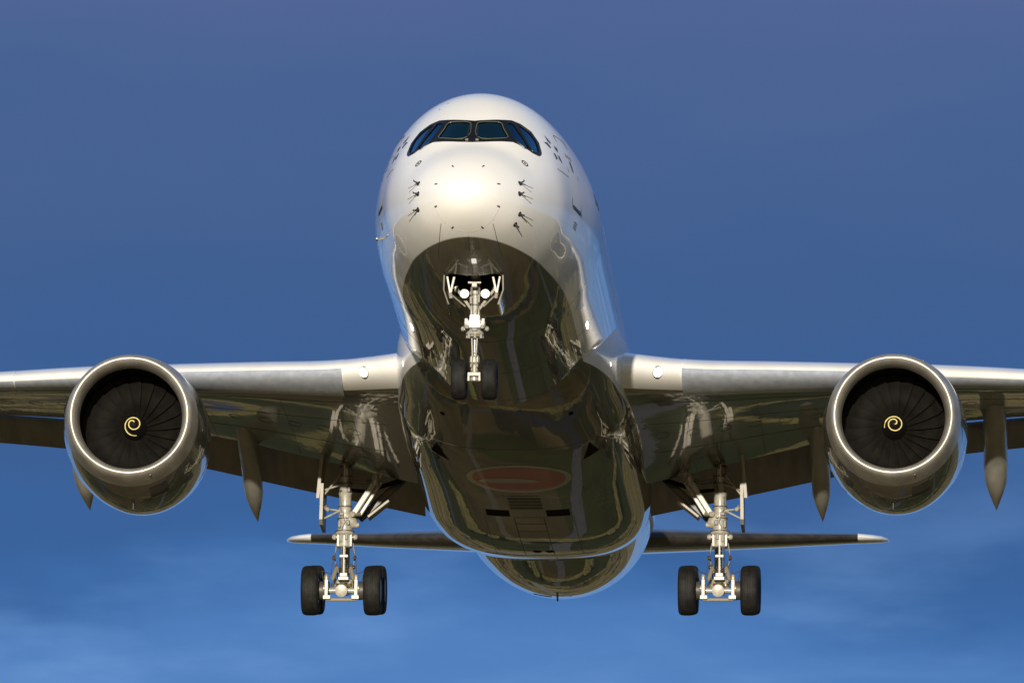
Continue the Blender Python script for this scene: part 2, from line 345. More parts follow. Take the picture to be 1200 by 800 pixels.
# --- fuselage surface
zt = table([(0, -1.18), (.1, -.94), (.3, -.73), (.6, -.47), (1, -.16), (1.5, .17), (2, .455), (2.25, .60), (2.8, 1.03), (3.3, 1.42), (4, 1.93), (5, 2.50), (6, 2.83), (7, 2.98), (8, 3.03), (10, 3.05), (30, 3.05), (47, 3.05), (52, 2.98), (57, 2.72), (62, 2.25), (66.8, 1.6)], True)
zb = table([(0, -1.18), (.1, -1.39), (.3, -1.59), (.6, -1.78), (1, -1.96), (1.5, -2.13), (2, -2.26), (2.5, -2.37), (3, -2.46), (4, -2.62), (5, -2.76), (6, -2.88), (7, -2.97), (8, -3.02), (9.5, -3.05), (30, -3.05), (42.5, -3.05), (45, -2.95), (47.5, -2.68), (50, -2.22), (55, -1.05), (60, .1), (64, .92), (66.8, 1.3)], True)
ww = table([(0, 0), (.1, .26), (.3, .51), (.6, .79), (1, 1.08), (1.5, 1.39), (2, 1.62), (2.5, 1.82), (3, 2.0), (4, 2.29), (5, 2.46), (6, 2.62), (7, 2.75), (8, 2.86), (9, 2.93), (10.5, 2.98), (30, 2.98), (43, 2.98), (46, 2.94), (50, 2.66), (55, 2.05), (60, 1.3), (65, .6), (66.8, .16)], True)
zm = table([(0, -1.18), (1, -1.04), (2, -.90), (4, -.58), (7, -.18), (10, 0), (30, 0), (43, 0), (50, .45), (60, 1.25), (66.8, 1.45)], True)
def fsec(s, n=144):
    a, b, c, d = zt(s), zb(s), ww(s), zm(s); q = []
    for k in range(n):
        th = 2 * pi * k / n; sx, sz = sin(th), -cos(th)
        q.append(Vector((c * sx, s, d + ((a - d) if sz > 0 else (d - b)) * sz)))
    return q
st = [.0004, .004, .015, .035, .065, .1, .15, .2, .28, .36, .46, .58, .72, .88] + [1.05 + .2 * i for i in range(25)] + [6.1 + .4 * i for i in range(12)] + [11 + i * 1.0 for i in range(33)] + [43.5 + .8 * i for i in range(29)] + [66.5, 66.8]
secs = [fsec(s) for s in st]
fm = MB().loft(secs)
BV = BVHTree.FromPolygons(fm.v, [list(f) for f in fm.f])
fus = fm.build('fuselage', M['body'], air, sharp=40)
# nose wheel bay and flight deck hollow cut into the skin
PANES = [[(.075, 1.37), (.22, 1.43), (.62, 1.455), (.70, 1.40), (.76, 1.22), (.90, .93), (.86, .885), (.42, .79), (.22, .80), (.11, .88), (.06, 1.02)],
         [(.80, 1.42), (.92, 1.50), (.99, 1.46), (1.17, 1.16), (1.46, .64), (1.36, .63), (1.10, .83), (1.00, .98)],
         [(1.08, 1.47), (1.20, 1.42), (1.40, 1.26), (1.58, 1.00), (1.67, .70), (1.66, .58), (1.57, .565), (1.50, .62), (1.28, 1.04)]]
def mirror(poly, sg): return [(sg * x, z) for x, z in (poly if sg > 0 else list(reversed(poly)))]
def rounded(poly, r=.05, n=4):
    out = []
    for i, p in enumerate(poly):
        p = Vector(p); a = Vector(poly[i - 1]) - p; b = Vector(poly[(i + 1) % len(poly)]) - p
        ra = min(r, a.length * .45); rb = min(r, b.length * .45); A = p + a.normalized() * ra; B = p + b.normalized() * rb
        for k in range(n + 1):
            t_ = k / n; out.append(((1 - t_) ** 2 * A + 2 * t_ * (1 - t_) * p + t_ * t_ * B)[:])
    return out
PANE_SHAPES = [(i, sg, rounded(mirror(pl, sg), .05, 3)) for sg in (-1, 1) for i, pl in enumerate(PANES)]
cut = [MB().box((0, 4.42, -2.55), 1.36, 1.62, 1.5).build('bay_cut', M['void'], None)]
cut.append(MB().box((0, 4.75, .74), 2.3, 1.7, 1.28, bev=.05).build('deck_cut', M['deck'], None))
for i, sg, q in PANE_SHAPES:
    cut.append(MB().loft([[Vector((x, 1.8, z)) for x, z in q], [Vector((x, 4.35 + .13 * i + .004 * sg, z)) for x, z in q]]).build('pane_cut', M['deck'], None))
for c in cut: c.parent = air
bpy.context.view_layer.update()
for c in cut:
    md = fus.modifiers.new('cut', 'BOOLEAN'); md.object = c; md.operation = 'DIFFERENCE'; md.solver = 'EXACT'; md.material_mode = 'TRANSFER'
dg = bpy.context.evaluated_depsgraph_get()
nm = bpy.data.meshes.new_from_object(fus.evaluated_get(dg)); fus.modifiers.clear()
fus.data = nm; nm.set_sharp_from_angle(angle=radians(40))
for c in cut: bpy.data.objects.remove(c)

# --- decals that follow a curved skin
def inside(p, poly):
    r = False
    for i in range(len(poly)):
        a, b = poly[i - 1], poly[i]
        if (a[1] > p.y) != (b[1] > p.y) and p.x < (b[0] - a[0]) * (p.y - a[1]) / (b[1] - a[1]) + a[0]: r = not r
    return r
def decal(name, poly, ma, parent, bv, mode='front', cell=.07, off=.006, holes=None, y0=-3, sgn=1):
    """flat outline laid on the skin from ahead ('front': x,z), from below ('below': x,y) or from the side ('side': y,z)"""
    bm = bmesh.new(); vs = [bm.verts.new((p[0], p[1], 0)) for p in poly]; bm.faces.new(vs)
    xs = [p[0] for p in poly]; ys = [p[1] for p in poly]
    for ax, lo, hi_ in ((0, min(xs), max(xs)), (1, min(ys), max(ys))):
        k = int((hi_ - lo) / cell)
        for i in range(1, k + 1):
            co = [0, 0, 0]; co[ax] = lo + (hi_ - lo) * i / (k + 1); no = [0, 0, 0]; no[ax] = 1
            bmesh.ops.bisect_plane(bm, geom=bm.verts[:] + bm.edges[:] + bm.faces[:], plane_co=co, plane_no=no)
    mb = MB(); idx = {}; ok = True
    for v in bm.verts:
        a, b = v.co.x, v.co.y
        if mode == 'front': o_, d_ = Vector((a, y0, b)), Vector((0, 1, 0))
        elif mode == 'below': o_, d_ = Vector((a, b, -12)), Vector((0, 0, 1))
        else: o_, d_ = Vector((12 * sgn, a, b)), Vector((-sgn, 0, 0))
        h, nrm, _, _ = bv.ray_cast(o_, d_)
        if h is None: idx[v] = None; continue
        if nrm.dot(d_) > 0: nrm = -nrm
        idx[v] = len(mb.v); mb.v.append(h + nrm * off)
    for f in bm.faces:
        q = [idx[v] for v in f.verts]
        if holes and any(inside(f.calc_center_median(), h_) for h_ in holes): continue
        if None not in q: mb.f.append(tuple(q)); mb.m.append(0)
    bm.free()
    return mb.build(name, ma, parent, recalc=False) if mb.f else None
def skin(bv, p, d, off=.0):
    h, nrm, _, _ = bv.ray_cast(Vector(p), Vector(d))
    if h is None: return Vector(p), Vector((0, -1, 0))
    if nrm.dot(Vector(d)) > 0: nrm = -nrm
    return h + nrm * off, nrm
def skin_tube(mb, bv, pts, r, mode='front', closed=False, sgn=1, off=0.0, n=6, sub=4):
    P = []
    q = list(pts) + ([pts[0]] if closed else [])
    for i in range(len(q) - 1):
        for k in range(sub):
            a = q[i][0] + (q[i + 1][0] - q[i][0]) * k / sub; b = q[i][1] + (q[i + 1][1] - q[i][1]) * k / sub; P.append((a, b))
    P.append(q[-1]); W = []
    for a, b in P:
        if mode == 'front': h, _ = skin(bv, (a, -3, b), (0, 1, 0), off)
        elif mode == 'below': h, _ = skin(bv, (a, b, -12), (0, 0, 1), off)
        else: h, _ = skin(bv, (12 * sgn, a, b), (-sgn, 0, 0), off)
        W.append(h)
    mb.tube(W, r, n)
#@@DETAILS
# cockpit glazing
mask_r = [(0, 1.47), (.3, 1.51), (.55, 1.545), (.93, 1.585), (1.17, 1.50), (1.44, 1.30), (1.65, .97), (1.74, .64), (1.73, .54), (1.68, .49), (1.53, .53), (1.28, .69), (1.03, .78), (.77, .755), (.32, .69), (0, .665)]
wind = decal('cockpit_window', mask_r + [(-x, z) for x, z in reversed(mask_r[1:-1])], M['mask'], air, BV, cell=.022, off=.008, holes=[q for _, _, q in PANE_SHAPES])
wind['label'] = 'black framed curved cockpit windscreen band'
for i, sg, q in PANE_SHAPES:
    decal('pane', q, M['pane'] if i == 0 else M['pane_side'], wind, BV, cell=.06, off=-.012)
    mb = MB(); skin_tube(mb, BV, q, .017, closed=True, off=.004, n=6, sub=1); mb.build('window_frame', M['mask'], wind)
    if i == 0:
        mb = MB(); skin_tube(mb, BV, q, .006 if i == 0 else .005, closed=True, off=.022, n=5, sub=1); mb.build('window_seal', M['seal'], wind)
mb = MB(); mb.box((0, 3.85, .74), 2.3, .5, .22); mb.build('glareshield', M['void'], wind)
for sg in (-1, 1):
    mb = MB(); mb.box((sg * .52, 4.62, .72), .52, .16, .9); mb.box((sg * .52, 4.58, 1.27), .30, .12, .22, bev=.3); mb.build('pilot_seat', M['seat'], wind)
    mb = MB(); mb.box((sg * .50, 3.42, .955), .62, .5, .12); mb.build('instrument_hood', M['deck'], wind)
    mb = MB(); mb.box((sg * .53, 3.30, 1.035), .13, .05, .045); mb.build('seat_strap', M['vest'], wind)  # orange block standing for the warm spot inside each pane
    mb = MB(); mb.box((sg * .155, 3.14, 1.14), .075, .05, .17, bev=.3); mb.build('pale_block', M['seat'], wind)  # pale block added behind the glass to give the light patch there
for sg in (-1, 1):
    mb = MB()
    a, _ = skin(BV, (sg * .13, -3, .72), (0, 1, 0), .03); b, _ = skin(BV, (sg * .10, -3, 1.30), (0, 1, 0), .04)
    mb.tube([a, b], [.022, .014], 8); mb.box(a, .09, .07, .07); mb.build('wiper', M['ink'], wind)

# radome marks, probes, ports
for x, z in ((-.39, -.30), (.39, -.30), (-.80, -.81), (.80, -.81), (-.80, -1.39), (.80, -1.39), (-.38, -1.885), (.38, -1.885)):
    h, n_ = skin(BV, (x, -3, z), (0, 1, 0)); c = Vector((x, z + 1.1)).normalized()
    tang = Vector((-c.y, 0, c.x)); tang = (tang - n_ * tang.dot(n_)).normalized()
    tang = (Vector((c.x, 0, c.y)) - n_ * n_.dot(Vector((c.x, 0, c.y)))).normalized()
    mb = MB(); mb.bar(h - tang * .055, h + tang * .055, .035, .02, up=n_); mb.build('radome_latch', M['ink'], fus)
for sg, zs in ((-1, (-.62, -.92, -1.31)), (1, (-.62, -.92, -1.41, -1.66))):
    for i, z in enumerate(zs):
        x = sg * (1.30 if z > -1.5 else 1.18); h, n_ = skin(BV, (x, -3, z), (0, 1, 0))
        mb = MB(); tip = h + n_ * .14
        mb.tube([h - n_ * .01, h + n_ * .08, tip], [.038, .022, .016], 8); mb.tube([tip, tip + Vector((0, -.16, 0))], [.018, .009], 8)
        mb.stack(h - n_ * .01, h + n_ * .012, [(0, .075), (1, .06)], 12)
        mb.build('pitot_probe', M['ink'], fus)
        if i < 3:
            # short dark lines fanned out from the probe foot
            for k, ang in enumerate((0, -.45)):
                d = Vector((sg * cos(ang), sin(ang) )); st_ = MB()
                skin_tube(st_, BV, [(h.x + d.x * .05, h.z + d.y * .05), (h.x + d.x * .30, h.z + d.y * .30)], .009, n=4, sub=2); st_.build('probe_streak', M['ink'], fus)
    h, n_ = skin(BV, (sg * 1.37, -3, .11), (0, 1, 0)); ring = MB()
    up_ = Vector((0, 0, 1)); a = n_.cross(up_).normalized(); b = a.cross(n_)
    ring.loft([[h + n_ * .006 + (a * cos(t_) + b * sin(t_)) * r for t_ in [2 * pi * k / 24 for k in range(24)]] for r in (.11, .07)], True, (False, False)); 
    ring.stack(h - n_ * .01, h + n_ * .012, [(0, .03), (1, .03)], 10)
    ring.build('static_port', M['line'], fus)
# panel lines under the nose
for pts in ([(-.68, -1.77), (-.78, -2.08), (-.86, -2.24)], [(.65, -1.78), (.72, -2.06), (.80, -2.26)]):
    mb = MB(); skin_tube(mb, BV, pts, .009, n=4); mb.build('panel_line', M['line'], fus)
mb = MB(); skin_tube(mb, BV, [(0, 1.25), (0, 3.5)], .007, 'below', n=4, sub=20); mb.build('panel_line', M['line'], fus)
mb = MB(); skin_tube(mb, BV, [(.88 * cos(t_), -1.1 + .88 * sin(t_)) for t_ in [pi + .25 + (pi - .5) * k / 16 for k in range(17)]], .006, n=4, sub=2); mb.build('radome_joint', M['line_soft'], fus)
for y in (9.5, 13.5, 17.0):
    mb = MB(); skin_tube(mb, BV, [(-2.6, y), (2.6, y)], .006, 'below', n=4, sub=30); mb.build('panel_line', M['line'], fus)
for x in (-1.2, 1.2):
    mb = MB(); skin_tube(mb, BV, [(x, 6.5), (x, 17)], .005, 'below', n=4, sub=20); mb.build('panel_line', M['line'], fus)

# cabin doors, badge by the cockpit, small placards (both sides)
for sg in (-1, 1):
    out = rounded([(5.02, -.40), (6.10, -.40), (6.16, 1.55), (5.24, 1.55)], .16, 4)
    mb = MB(); skin_tube(mb, BV, out, .015, 'side', True, sg, -.004, 5, 2); dr = mb.build('cabin_door', M['line'], air)
    dr['label'] = 'outlined front cabin door on the ' + ('left' if sg > 0 else 'right') + ' side of the airliner'
    decal('door_sill', [(5.06, -.44), (6.10, -.44), (6.10, -.36), (5.06, -.36)], M['sill'], dr, BV, 'side', .1, .02, sgn=sg)
    decal('door_window', rounded([(5.55, .62), (5.72, .62), (5.72, .92), (5.55, .92)], .07, 4), M['glass_side'], dr, BV, 'side', .1, .01, sgn=sg)
    cy, cz = 4.45, .95
    for k in range(5):
        a = pi / 2 + 2 * pi * k / 5
        P = lambda r, b_: (cy + r * cos(a + b_), cz + r * sin(a + b_))
        decal('alliance_badge', [P(.40, 0), P(.24, .40), P(.15, 0), P(.24, -.40)], M['blue_ink'], fus, BV, 'side', .2, .008, sgn=sg)
    for k in range(7):
        decal('badge_caption', [(3.98 + .14 * k, .32), (4.08 + .14 * k, .32), (4.08 + .14 * k, .36), (3.98 + .14 * k, .36)], M['grey_ink'], fus, BV, 'side', .2, .008, sgn=sg)
    for k in range(3):
        decal('door_placard', [(5.4, -.76 - .07 * k), (5.75, -.76 - .07 * k), (5.75, -.72 - .07 * k), (5.4, -.72 - .07 * k)], M['grey_ink'], fus, BV, 'side', .2, .008, sgn=sg)
    for k in range(3):
        decal('door_placard', [(5.40 + .2 * k, .98), (5.52 + .2 * k, .98), (5.52 + .2 * k, 1.08), (5.40 + .2 * k, 1.08)], M['grey_ink'], fus, BV, 'side', .2, .008, sgn=sg)
    # cabin windows, far aft of the badge
    for y in [9.2 + .635 * k for k in range(53)]:
        if min(abs(y - q) for q in (19.6, 41.0)) < .8: continue
        h, n_ = skin(BV, (12 * sg, y, .72), (-sg, 0, 0), .004); mb = MB()
        b = Vector((0, 1, 0)); a = b.cross(n_).normalized()
        mb.add([h + a * .19 * abs(sin(t_)) ** .7 * (1 if sin(t_) > 0 else -1) + b * .13 * abs(cos(t_)) ** .7 * (1 if cos(t_) > 0 else -1) for t_ in [2 * pi * k / 16 for k in range(16)]], [tuple(range(16))])
        mb.build('cabin_window', M['glass_side'], fus)
# roof aerials
mb = MB(); 
for x, z in ((-.98, 2.05), (-.78, 2.26), (-.56, 2.46)):
    h, n_ = skin(BV, (x, -3, z), (0, 1, 0)); mb.tube([h - n_ * .01, h + n_ * .035], [.03, .02], 8)
mb.build('roof_fitting', M['grey_ink'], fus)
for y, top in ((12, .35), (24, .4)):
    mb = MB(); mb.loft([[Vector((w_ * .03, y + c_ * .5 + k * .3, 3.02 + k * top)) for w_, c_ in ((0, 0), (1, .3), (0, 1), (-1, .3))] for k in (0, .6, 1)]); mb.build('blade_aerial', M['white'], fus)
mb = MB(); mb.loft([[Vector((w_ * .03, 46 + c_ * .3 + k * .1, -2.85 - k * .14)) for w_, c_ in ((0, 0), (1, .3), (0, 1), (-1, .3))] for k in (0, 1)]); mb.build('blade_aerial', M['ink'], fus)
mb = MB(); mb.box((.35, 46.4, -2.74), .09, .55, .07); mb.build('belly_drain', M['ink'], fus)
decal('belly_vent', [(-.75, 46.6), (-.2, 46.6), (-.2, 46.9), (-.75, 46.9)], M['void'], fus, BV, 'below', .1, .006)
mb = MB(); h, n_ = skin(BV, (-12, 6.2, -1.0), (1, 0, 0)); mb.tube([h, h + n_ * .14], [.04, .02], 8); mb.tube([h + n_ * .14, h + n_ * .14 + Vector((0, -.18, .0))], [.03, .02], 8); mb.build('side_probe', M['steel'], fus)

# tail cone end, fin
mb = MB()
def foil(le, ch, th, n=12):
    """half-thickness distribution along a chord, returns [(t, y)]"""
    out = []
    for k in range(n + 1):
        t_ = (1 - cos(pi * k / n)) / 2; out.append((t_, th / .2 * (.2969 * sqrt(t_) - .126 * t_ - .3516 * t_ ** 2 + .2843 * t_ ** 3 - .1036 * t_ ** 4)))
    return out
secs = []
for z, le, ch in ((2.1, 51.8, 11.0), (2.9, 53.6, 9.0), (3.8, 54.6, 8.3), (11.6, 62.2, 3.4), (12.05, 62.9, 2.5)):
    d_ = foil(0, 1, .10 * ch)
    secs.append([Vector((y, le + t_ * ch, z)) for t_, y in d_] + [Vector((-y, le + t_ * ch, z)) for t_, y in reversed(d_[1:-1])])
mb.loft(secs); mb.build('tail_fin', M['white'], air)

# --- belly fairing
fw = table([(16.2, 2.2), (17.5, 2.68), (19, 2.98), (20.5, 3.12), (23, 3.28), (27, 3.36), (34, 3.36), (37, 3.2), (39.5, 2.75), (41.5, 2.1), (43, 1.3)])
fb = table([(16.2, -2.78), (17.5, -3.03), (19, -3.17), (21, -3.32), (24, -3.48), (28, -3.56), (33, -3.58), (36, -3.50), (38, -3.31), (39.5, -3.08), (41.5, -2.72), (43, -2.4)])
fz = table([(16.2, -1.7), (18, -1.5), (21, -1.2), (30, -1.35), (37, -1.6), (43, -1.9)])
def bsec(s, n=72):
    w, b, zc = fw(s), fb(s), fz(s); q = []
    for k in range(n + 1):
        th = pi * k / n; c_, s_ = cos(th), sin(th)
        e = 2 / (2.0 + .75 * min(1, max(0, (s - 16.5) / 6)))
        q.append(Vector((w * (1 if c_ > 0 else -1) * abs(c_) ** e, s, zc + (b - zc) * s_ ** e)))
    # tuck the upper edges back into the cabin tube
    top = zc + 1.7
    q = [Vector((2.55, s, top)), Vector((w * .97, s, zc + .75)), Vector((w * .995, s, zc + .35))] + q + [Vector((-w * .995, s, zc + .35)), Vector((-w * .97, s, zc + .75)), Vector((-2.55, s, top))]
    return q
bst = [16.2 + .3 * i for i in range(90)]
bsecs = [bsec(s) for s in bst]
bm_ = MB().loft(bsecs, False); BB = BVHTree.FromPolygons(bm_.v, [list(f) for f in bm_.f])
belly = bm_.build('belly_fairing', M['body'], air, sharp=50)
def em(cx, cy, a, b, n=40): return [(cx + a * cos(2 * pi * k / n), cy + b * sin(2 * pi * k / n)) for k in range(n)]
def sup(cx, cy, a, b, n=48): return [(cx + a * abs(cos(t_)) ** .8 * (1 if cos(t_) > 0 else -1), cy + b * abs(sin(t_)) ** .8 * (1 if sin(t_) > 0 else -1)) for t_ in [2 * pi * k / n for k in range(n)]]
EMX, EMY = 0.0, 25.4
decal('emblem_border', em(EMX, EMY, 1.46, 1.72), M['pale_ink'], belly, BB, 'below', .12, .006)
decal('emblem', em(EMX, EMY, 1.30, 1.42), M['red_ink'], belly, BB, 'below', .12, .011)
decal('emblem_swoosh', [(-1.22, EMY + .36), (-1.0, EMY + .02), (-.6, EMY - .14), (-.1, EMY - .16), (.4, EMY + .02), (.62, EMY + .28), (.3, EMY + .40), (-.2, EMY + .42), (-.8, EMY + .46)], M['pale_ink'], belly, BB, 'below', .12, .016)
for sg in (-1, 1):
    decal('ram_air_inlet', [(sg * 2.10, 22.2), (sg * 2.32, 23.35), (sg * 1.86, 23.75)], M['void'], belly, BB, 'below', .1, .006)
    mb = MB(); skin_tube(mb, BB, [(sg * 2.33, 23.38), (sg * 1.85, 23.78)], .02, 'below', n=5); mb.build('inlet_lip', M['wing_grey'], belly)
    decal('vent_slot', [(sg * .52, 29.6), (sg * 1.18, 29.6), (sg * 1.18, 30.45), (sg * .52, 30.45)], M['void'], belly, BB, 'below', .1, .006)
    decal('drain_hole', em(sg * 1.75, 19.2, .07, .14, 14), M['void'], belly, BB, 'below', .1, .006)
    mb = MB(); skin_tube(mb, BB, [(sg * .42, 30.6), (sg * .42, 36.8)], .012, 'below', n=4, sub=12); mb.build('panel_line', M['line'], belly)
    mb = MB(); skin_tube(mb, BB, [(sg * 1.25, 30.6), (sg * 1.25, 37)], .008, 'below', n=4, sub=12); mb.build('panel_line', M['line'], belly)
for y in (22.0, 27.6, 30.6, 31.5, 32.6, 36.9):
    w_ = 2.2 if y in (22.0,) else (.42 if y < 36 else 1.6)
    mb = MB(); skin_tube(mb, BB, [(-w_, y), (w_, y)], .009, 'below', n=4, sub=24); mb.build('panel_line', M['line'], belly)
for x in (.05, .42):
    decal('drain_hole', em(x - .1, 36.0, .13, .22, 16), M['void'], belly, BB, 'below', .1, .006)
for k in range(4):
    decal('lettering_band', [(-.46, 27.9 + .42 * k), (.46, 27.9 + .42 * k), (.46, 28.15 + .42 * k), (-.46, 28.15 + .42 * k)], M['line'], belly, BB, 'below', .12, .006)  # plain dark bands in place of lettering too blurred to read

# --- wings
s0 = lambda x: 20.0 + .70 * (x - 3) if x < 29.5 else 20 + .70 * 26.5 + (x - 29.5) * 1.25
zLE = table([(2.6, -1.43), (3.2, -1.40), (4.55, -1.33), (7.15, -1.00), (9.3, -.72), (12.3, -.35), (14.8, -.09), (20, .50), (26, 1.22), (30, 1.95), (31.6, 2.7), (32.4, 3.5)])
s1 = lambda x: (32.2 + (x - 3) * .10) if x < 11 else (33.0 + (x - 11) * .42)          # cove line, where the flaps begin
def s1w(x): 
    if x < 27: return s1(x)
    k = min(1, (x - 27) / 5.4); return s1(x) * (1 - k) + k * (s0(x) + 1.1)
zTE = table([(2.6, -1.95), (3.3, -1.83), (6.07, -1.17), (8.2, -.68), (9.42, -.45), (13.7, .27), (15.6, .50), (20, .95), (26, 1.6), (30, 2.2), (31.6, 2.85), (32.4, 3.55)])
TH = table([(2.6, 1.75), (3.3, 1.62), (4.6, 1.45), (7, 1.24), (9.4, 1.08), (12.3, .92), (15, .78), (20, .62), (26, .46), (30, .34), (32.4, .12)])
def wsec(x, drop=0.0, t_list=None, thk=1.0):
    """closed section of the fixed wing, from the blunt rear edge over the top to the nose and back along the underside"""
    a, b, za, zb_, T = s0(x), s1w(x), zLE(x), zTE(x), TH(x)
    c = b - a
    def half(t_):
        q = .74 * t_; return (.2969 * sqrt(q) - .126 * q - .3516 * q * q + .2843 * q ** 3 - .1036 * q ** 4) / .1 
    ts = [((1 - cos(pi * k / 26)) / 2) for k in range(27)]
    ts = [t_ ** 1.25 for t_ in ts]
    top = []; bot = []
    for t_ in ts:
        zc = za + (zb_ - za) * t_ + .13 * T * sin(pi * t_) - drop * max(0, 1 - t_ / .12) ** 1.6
        y = a + c * t_
        top.append(Vector((x, y, zc + half(t_) * T * .50))); bot.append(Vector((x, y, zc - half(t_) * T * (.50 - .10 * sin(pi * t_)))))
    return list(reversed(top)) + bot[1:]
NTOP = 27
def flip(secs, sg): return [[Vector((sg * p.x, p.y, p.z)) for p in q] for q in secs]
for sg in (-1, 1):
    xs = [2.4, 2.9, 3.3, 3.8, 4.3, 4.62, 5.2, 6, 7, 8, 9, 10, 11, 12.3, 13.6, 15, 17, 19, 21, 23, 25, 27, 28.5, 29.5, 30.3, 31, 31.6, 32.1, 32.4]
    W = [wsec(x) for x in xs]
    n_s = len(W[0])
    # materials: 0 white top/nose, 1 grey underside
    def mfn(i, j): return 0 if j < NTOP + 5 else 1
    mb = MB().loft(flip(W, sg), True, (True, True), mfn=mfn)
    wing = mb.build('wing', [M['white'], M['wing_grey']], air, sharp=45)
    WB = BVHTree.FromPolygons(mb.v, [list(f) for f in mb.f])
    # drooped leading edge device and slats: skin over the nose, set forward and down
    def device(xa, xb, k_, name, fwd_, dn_, metal0, nb_):
        secs = []
        for i in range(k_ + 1):
            x = xa + (xb - xa) * i / k_; S = wsec(x); T = TH(x)
            ia, ib = NTOP - 8, NTOP + nb_
            outer = [p.copy() for p in S[ia:ib]]
            for q_, p in enumerate(outer):
                f_ = q_ / (len(outer) - 1); p.y -= fwd_ * (.25 + .75 * f_); p.z += -dn_ * (.35 + .65 * f_) + .02
            inner = [p.copy() + Vector((0, .05 + .10 * T * sin(pi * q_ / (len(outer) - 1)), .0)) for q_, p in enumerate(outer)]
            secs.append(outer + list(reversed(inner)))
        n_o = len(secs[0]) // 2
        mfn2 = lambda i, j: (1 if metal0 <= j < n_o - 1 else 0)
        return MB().loft(flip(secs, sg), True, (True, True), mfn=mfn2).build(name, [M['white'], M['slat_metal']], wing, sharp=45)
    device(4.66, 9.7, 18, 'droop_nose', .06, .05, 6, 7)
    for xa, xb in ((11.4, 14.36), (14.40, 18.6), (18.65, 24.2), (24.25, 29.2)): device(xa, xb, 12, 'slat', .07, .02, 9, 8)
    # dark end rib of the droop nose
    # flaps
    def flap(xa, xb, name, ch, zlist, k_=10, gap=.25, rise=None):
        secs = []
        for i in range(k_ + 1):
            x = xa + (xb - xa) * i / k_; y0 = s1(x) + gap; c = ch(x)
            zt_ = zlist(x); z0 = zt_ + (rise if rise else c * .50); T = .36 if x < 11 else .28
            lo_, up_ = [], []
            for t_, hh in foil(0, 1, T, 9):
                y = y0 + c * t_; zc = z0 + (zt_ - z0) * t_ + .10 * T * 2 * sin(pi * t_)
                up_.append(Vector((x, y, zc + hh * 1.3))); lo_.append(Vector((x, y, zc - hh * .7)))
            secs.append(list(reversed(up_)) + lo_[1:-1])
        return MB().loft(flip(secs, sg)).build(name, M['flap_grey'], wing, sharp=40)
    zi = table([(3.2, -2.63), (7.66, -1.58), (8.46, -1.38), (9.66, -1.09), (11.0, -.80)])
    zo = table([(11, -.80), (13.82, -.30), (15.77, .0), (21, .72)])
    flap(3.22, 10.9, 'flap', lambda x: 2.75, zi)
    flap(11.15, 21.2, 'flap', lambda x: 2.45 - (x - 11) * .09, zo, gap=.5, rise=.36)
    # aileron
    secs = []
    for i in range(7):
        x = 21.4 + 6 * i / 6; y0 = s1w(x) + .12; T = .26 - .02 * i
        secs.append([Vector((x, y0, zTE(x) + T * .5)), Vector((x, y0 + 1.3 - .08 * i, zTE(x) - .1)), Vector((x, y0, zTE(x) - T * .5))])
    MB().loft(flip(secs, sg)).build('aileron', M['flap_grey'], wing)
    # spoiler shelf closing the cove from above
    secs = []
    for i in range(21):
        x = 3.0 + 18.2 * i / 20; y = s1(x); z = zTE(x); sl = 1.15 if x < 11 else .30
        secs.append([Vector((x, y - .3, z + .30)), Vector((x, y + sl, z + .04)), Vector((x, y + sl, z)), Vector((x, y - .3, z + .16))])
    MB().loft(flip(secs, sg)).build('spoiler_panel', M['white'], wing)
    # flap track fairings
    for x, ytip, ztip, rw, z_end in ((8.12, 36.3, -2.58, .285, 0), (13.08, 37.4, -2.02, .355, 0), (18.2, 40.4, -.95, .28, 0)):
        y0 = s1(x) - 3.2; P = []
        path = [(0, .10, .10), (.08, .0, .50), (.20, -.14, .80), (.36, -.30, .95), (.47, -.48, 1.0), (.475, -.49, .965), (.62, -.88, .97), (.70, -1.10, .97), (.775, -1.31, .92), (.85, -1.52, .68), (.93, -1.74, .33), (1.0, -1.93, .01)]
        zw = zTE(x) - .15; kz = (ztip - zw) / -1.93
        secs = []
        for t_, dz, r in path:
            y = y0 + (ytip - y0) * t_; z = zw + dz * kz
            secs.append([Vector((sg * x + rw * r * cos(a), y, z + rw * 1.2 * r * sin(a))) for a in [2 * pi * k / 20 for k in range(20)]])
        f_ = MB().loft(secs).build('flap_track_fairing', M['fairing_grey'], wing, sharp=50)
    # landing light in the wing root
    h, n_ = skin(WB, (sg * 4.03, 10, -1.47), (0, 1, 0)); mb = MB()
    mb.stack(h - n_ * .10, h + n_ * .025, [(0, .135), (.9, .135), (1, .115)], 24); mb.build('landing_light', M['lamp'], wing)
    mb = MB(); mb.stack(h - n_ * .10, h + n_ * .012, [(0, .165), (.9, .165), (1, .15)], 24); mb.build('lamp_bezel', M['fairing_grey'], wing)
    # small dark fittings on the outer leading edge
    mb = MB(); 
    for x_ in (15.2, 17.5): 
        h, n_ = skin(WB, (sg * x_, 10, zLE(x_) + .22 * TH(x_)), (0, 1, 0)); mb.box(h, .06, .05, .05)
    mb.build('slat_fitting', M['ink'], wing)

    for t_ in (.18, .42, .72):
        mb = MB(); skin_tube(mb, WB, [(sg * x, s0(x) + (s1w(x) - s0(x)) * t_) for x in (3.6, 6, 8, 10, 12, 15, 19, 24)], .007, 'below', n=4, sub=6); mb.build('wing_joint', M['line'], wing)
    for x in (4.65, 6.6, 9.0, 11.0, 13.0, 15.2):
        mb = MB(); skin_tube(mb, WB, [(sg * x, s0(x) + (s1w(x) - s0(x)) * q) for q in (.2, .4, .6, .8, .97)], .006, 'below', n=4, sub=5); mb.build('wing_joint', M['line'], wing)
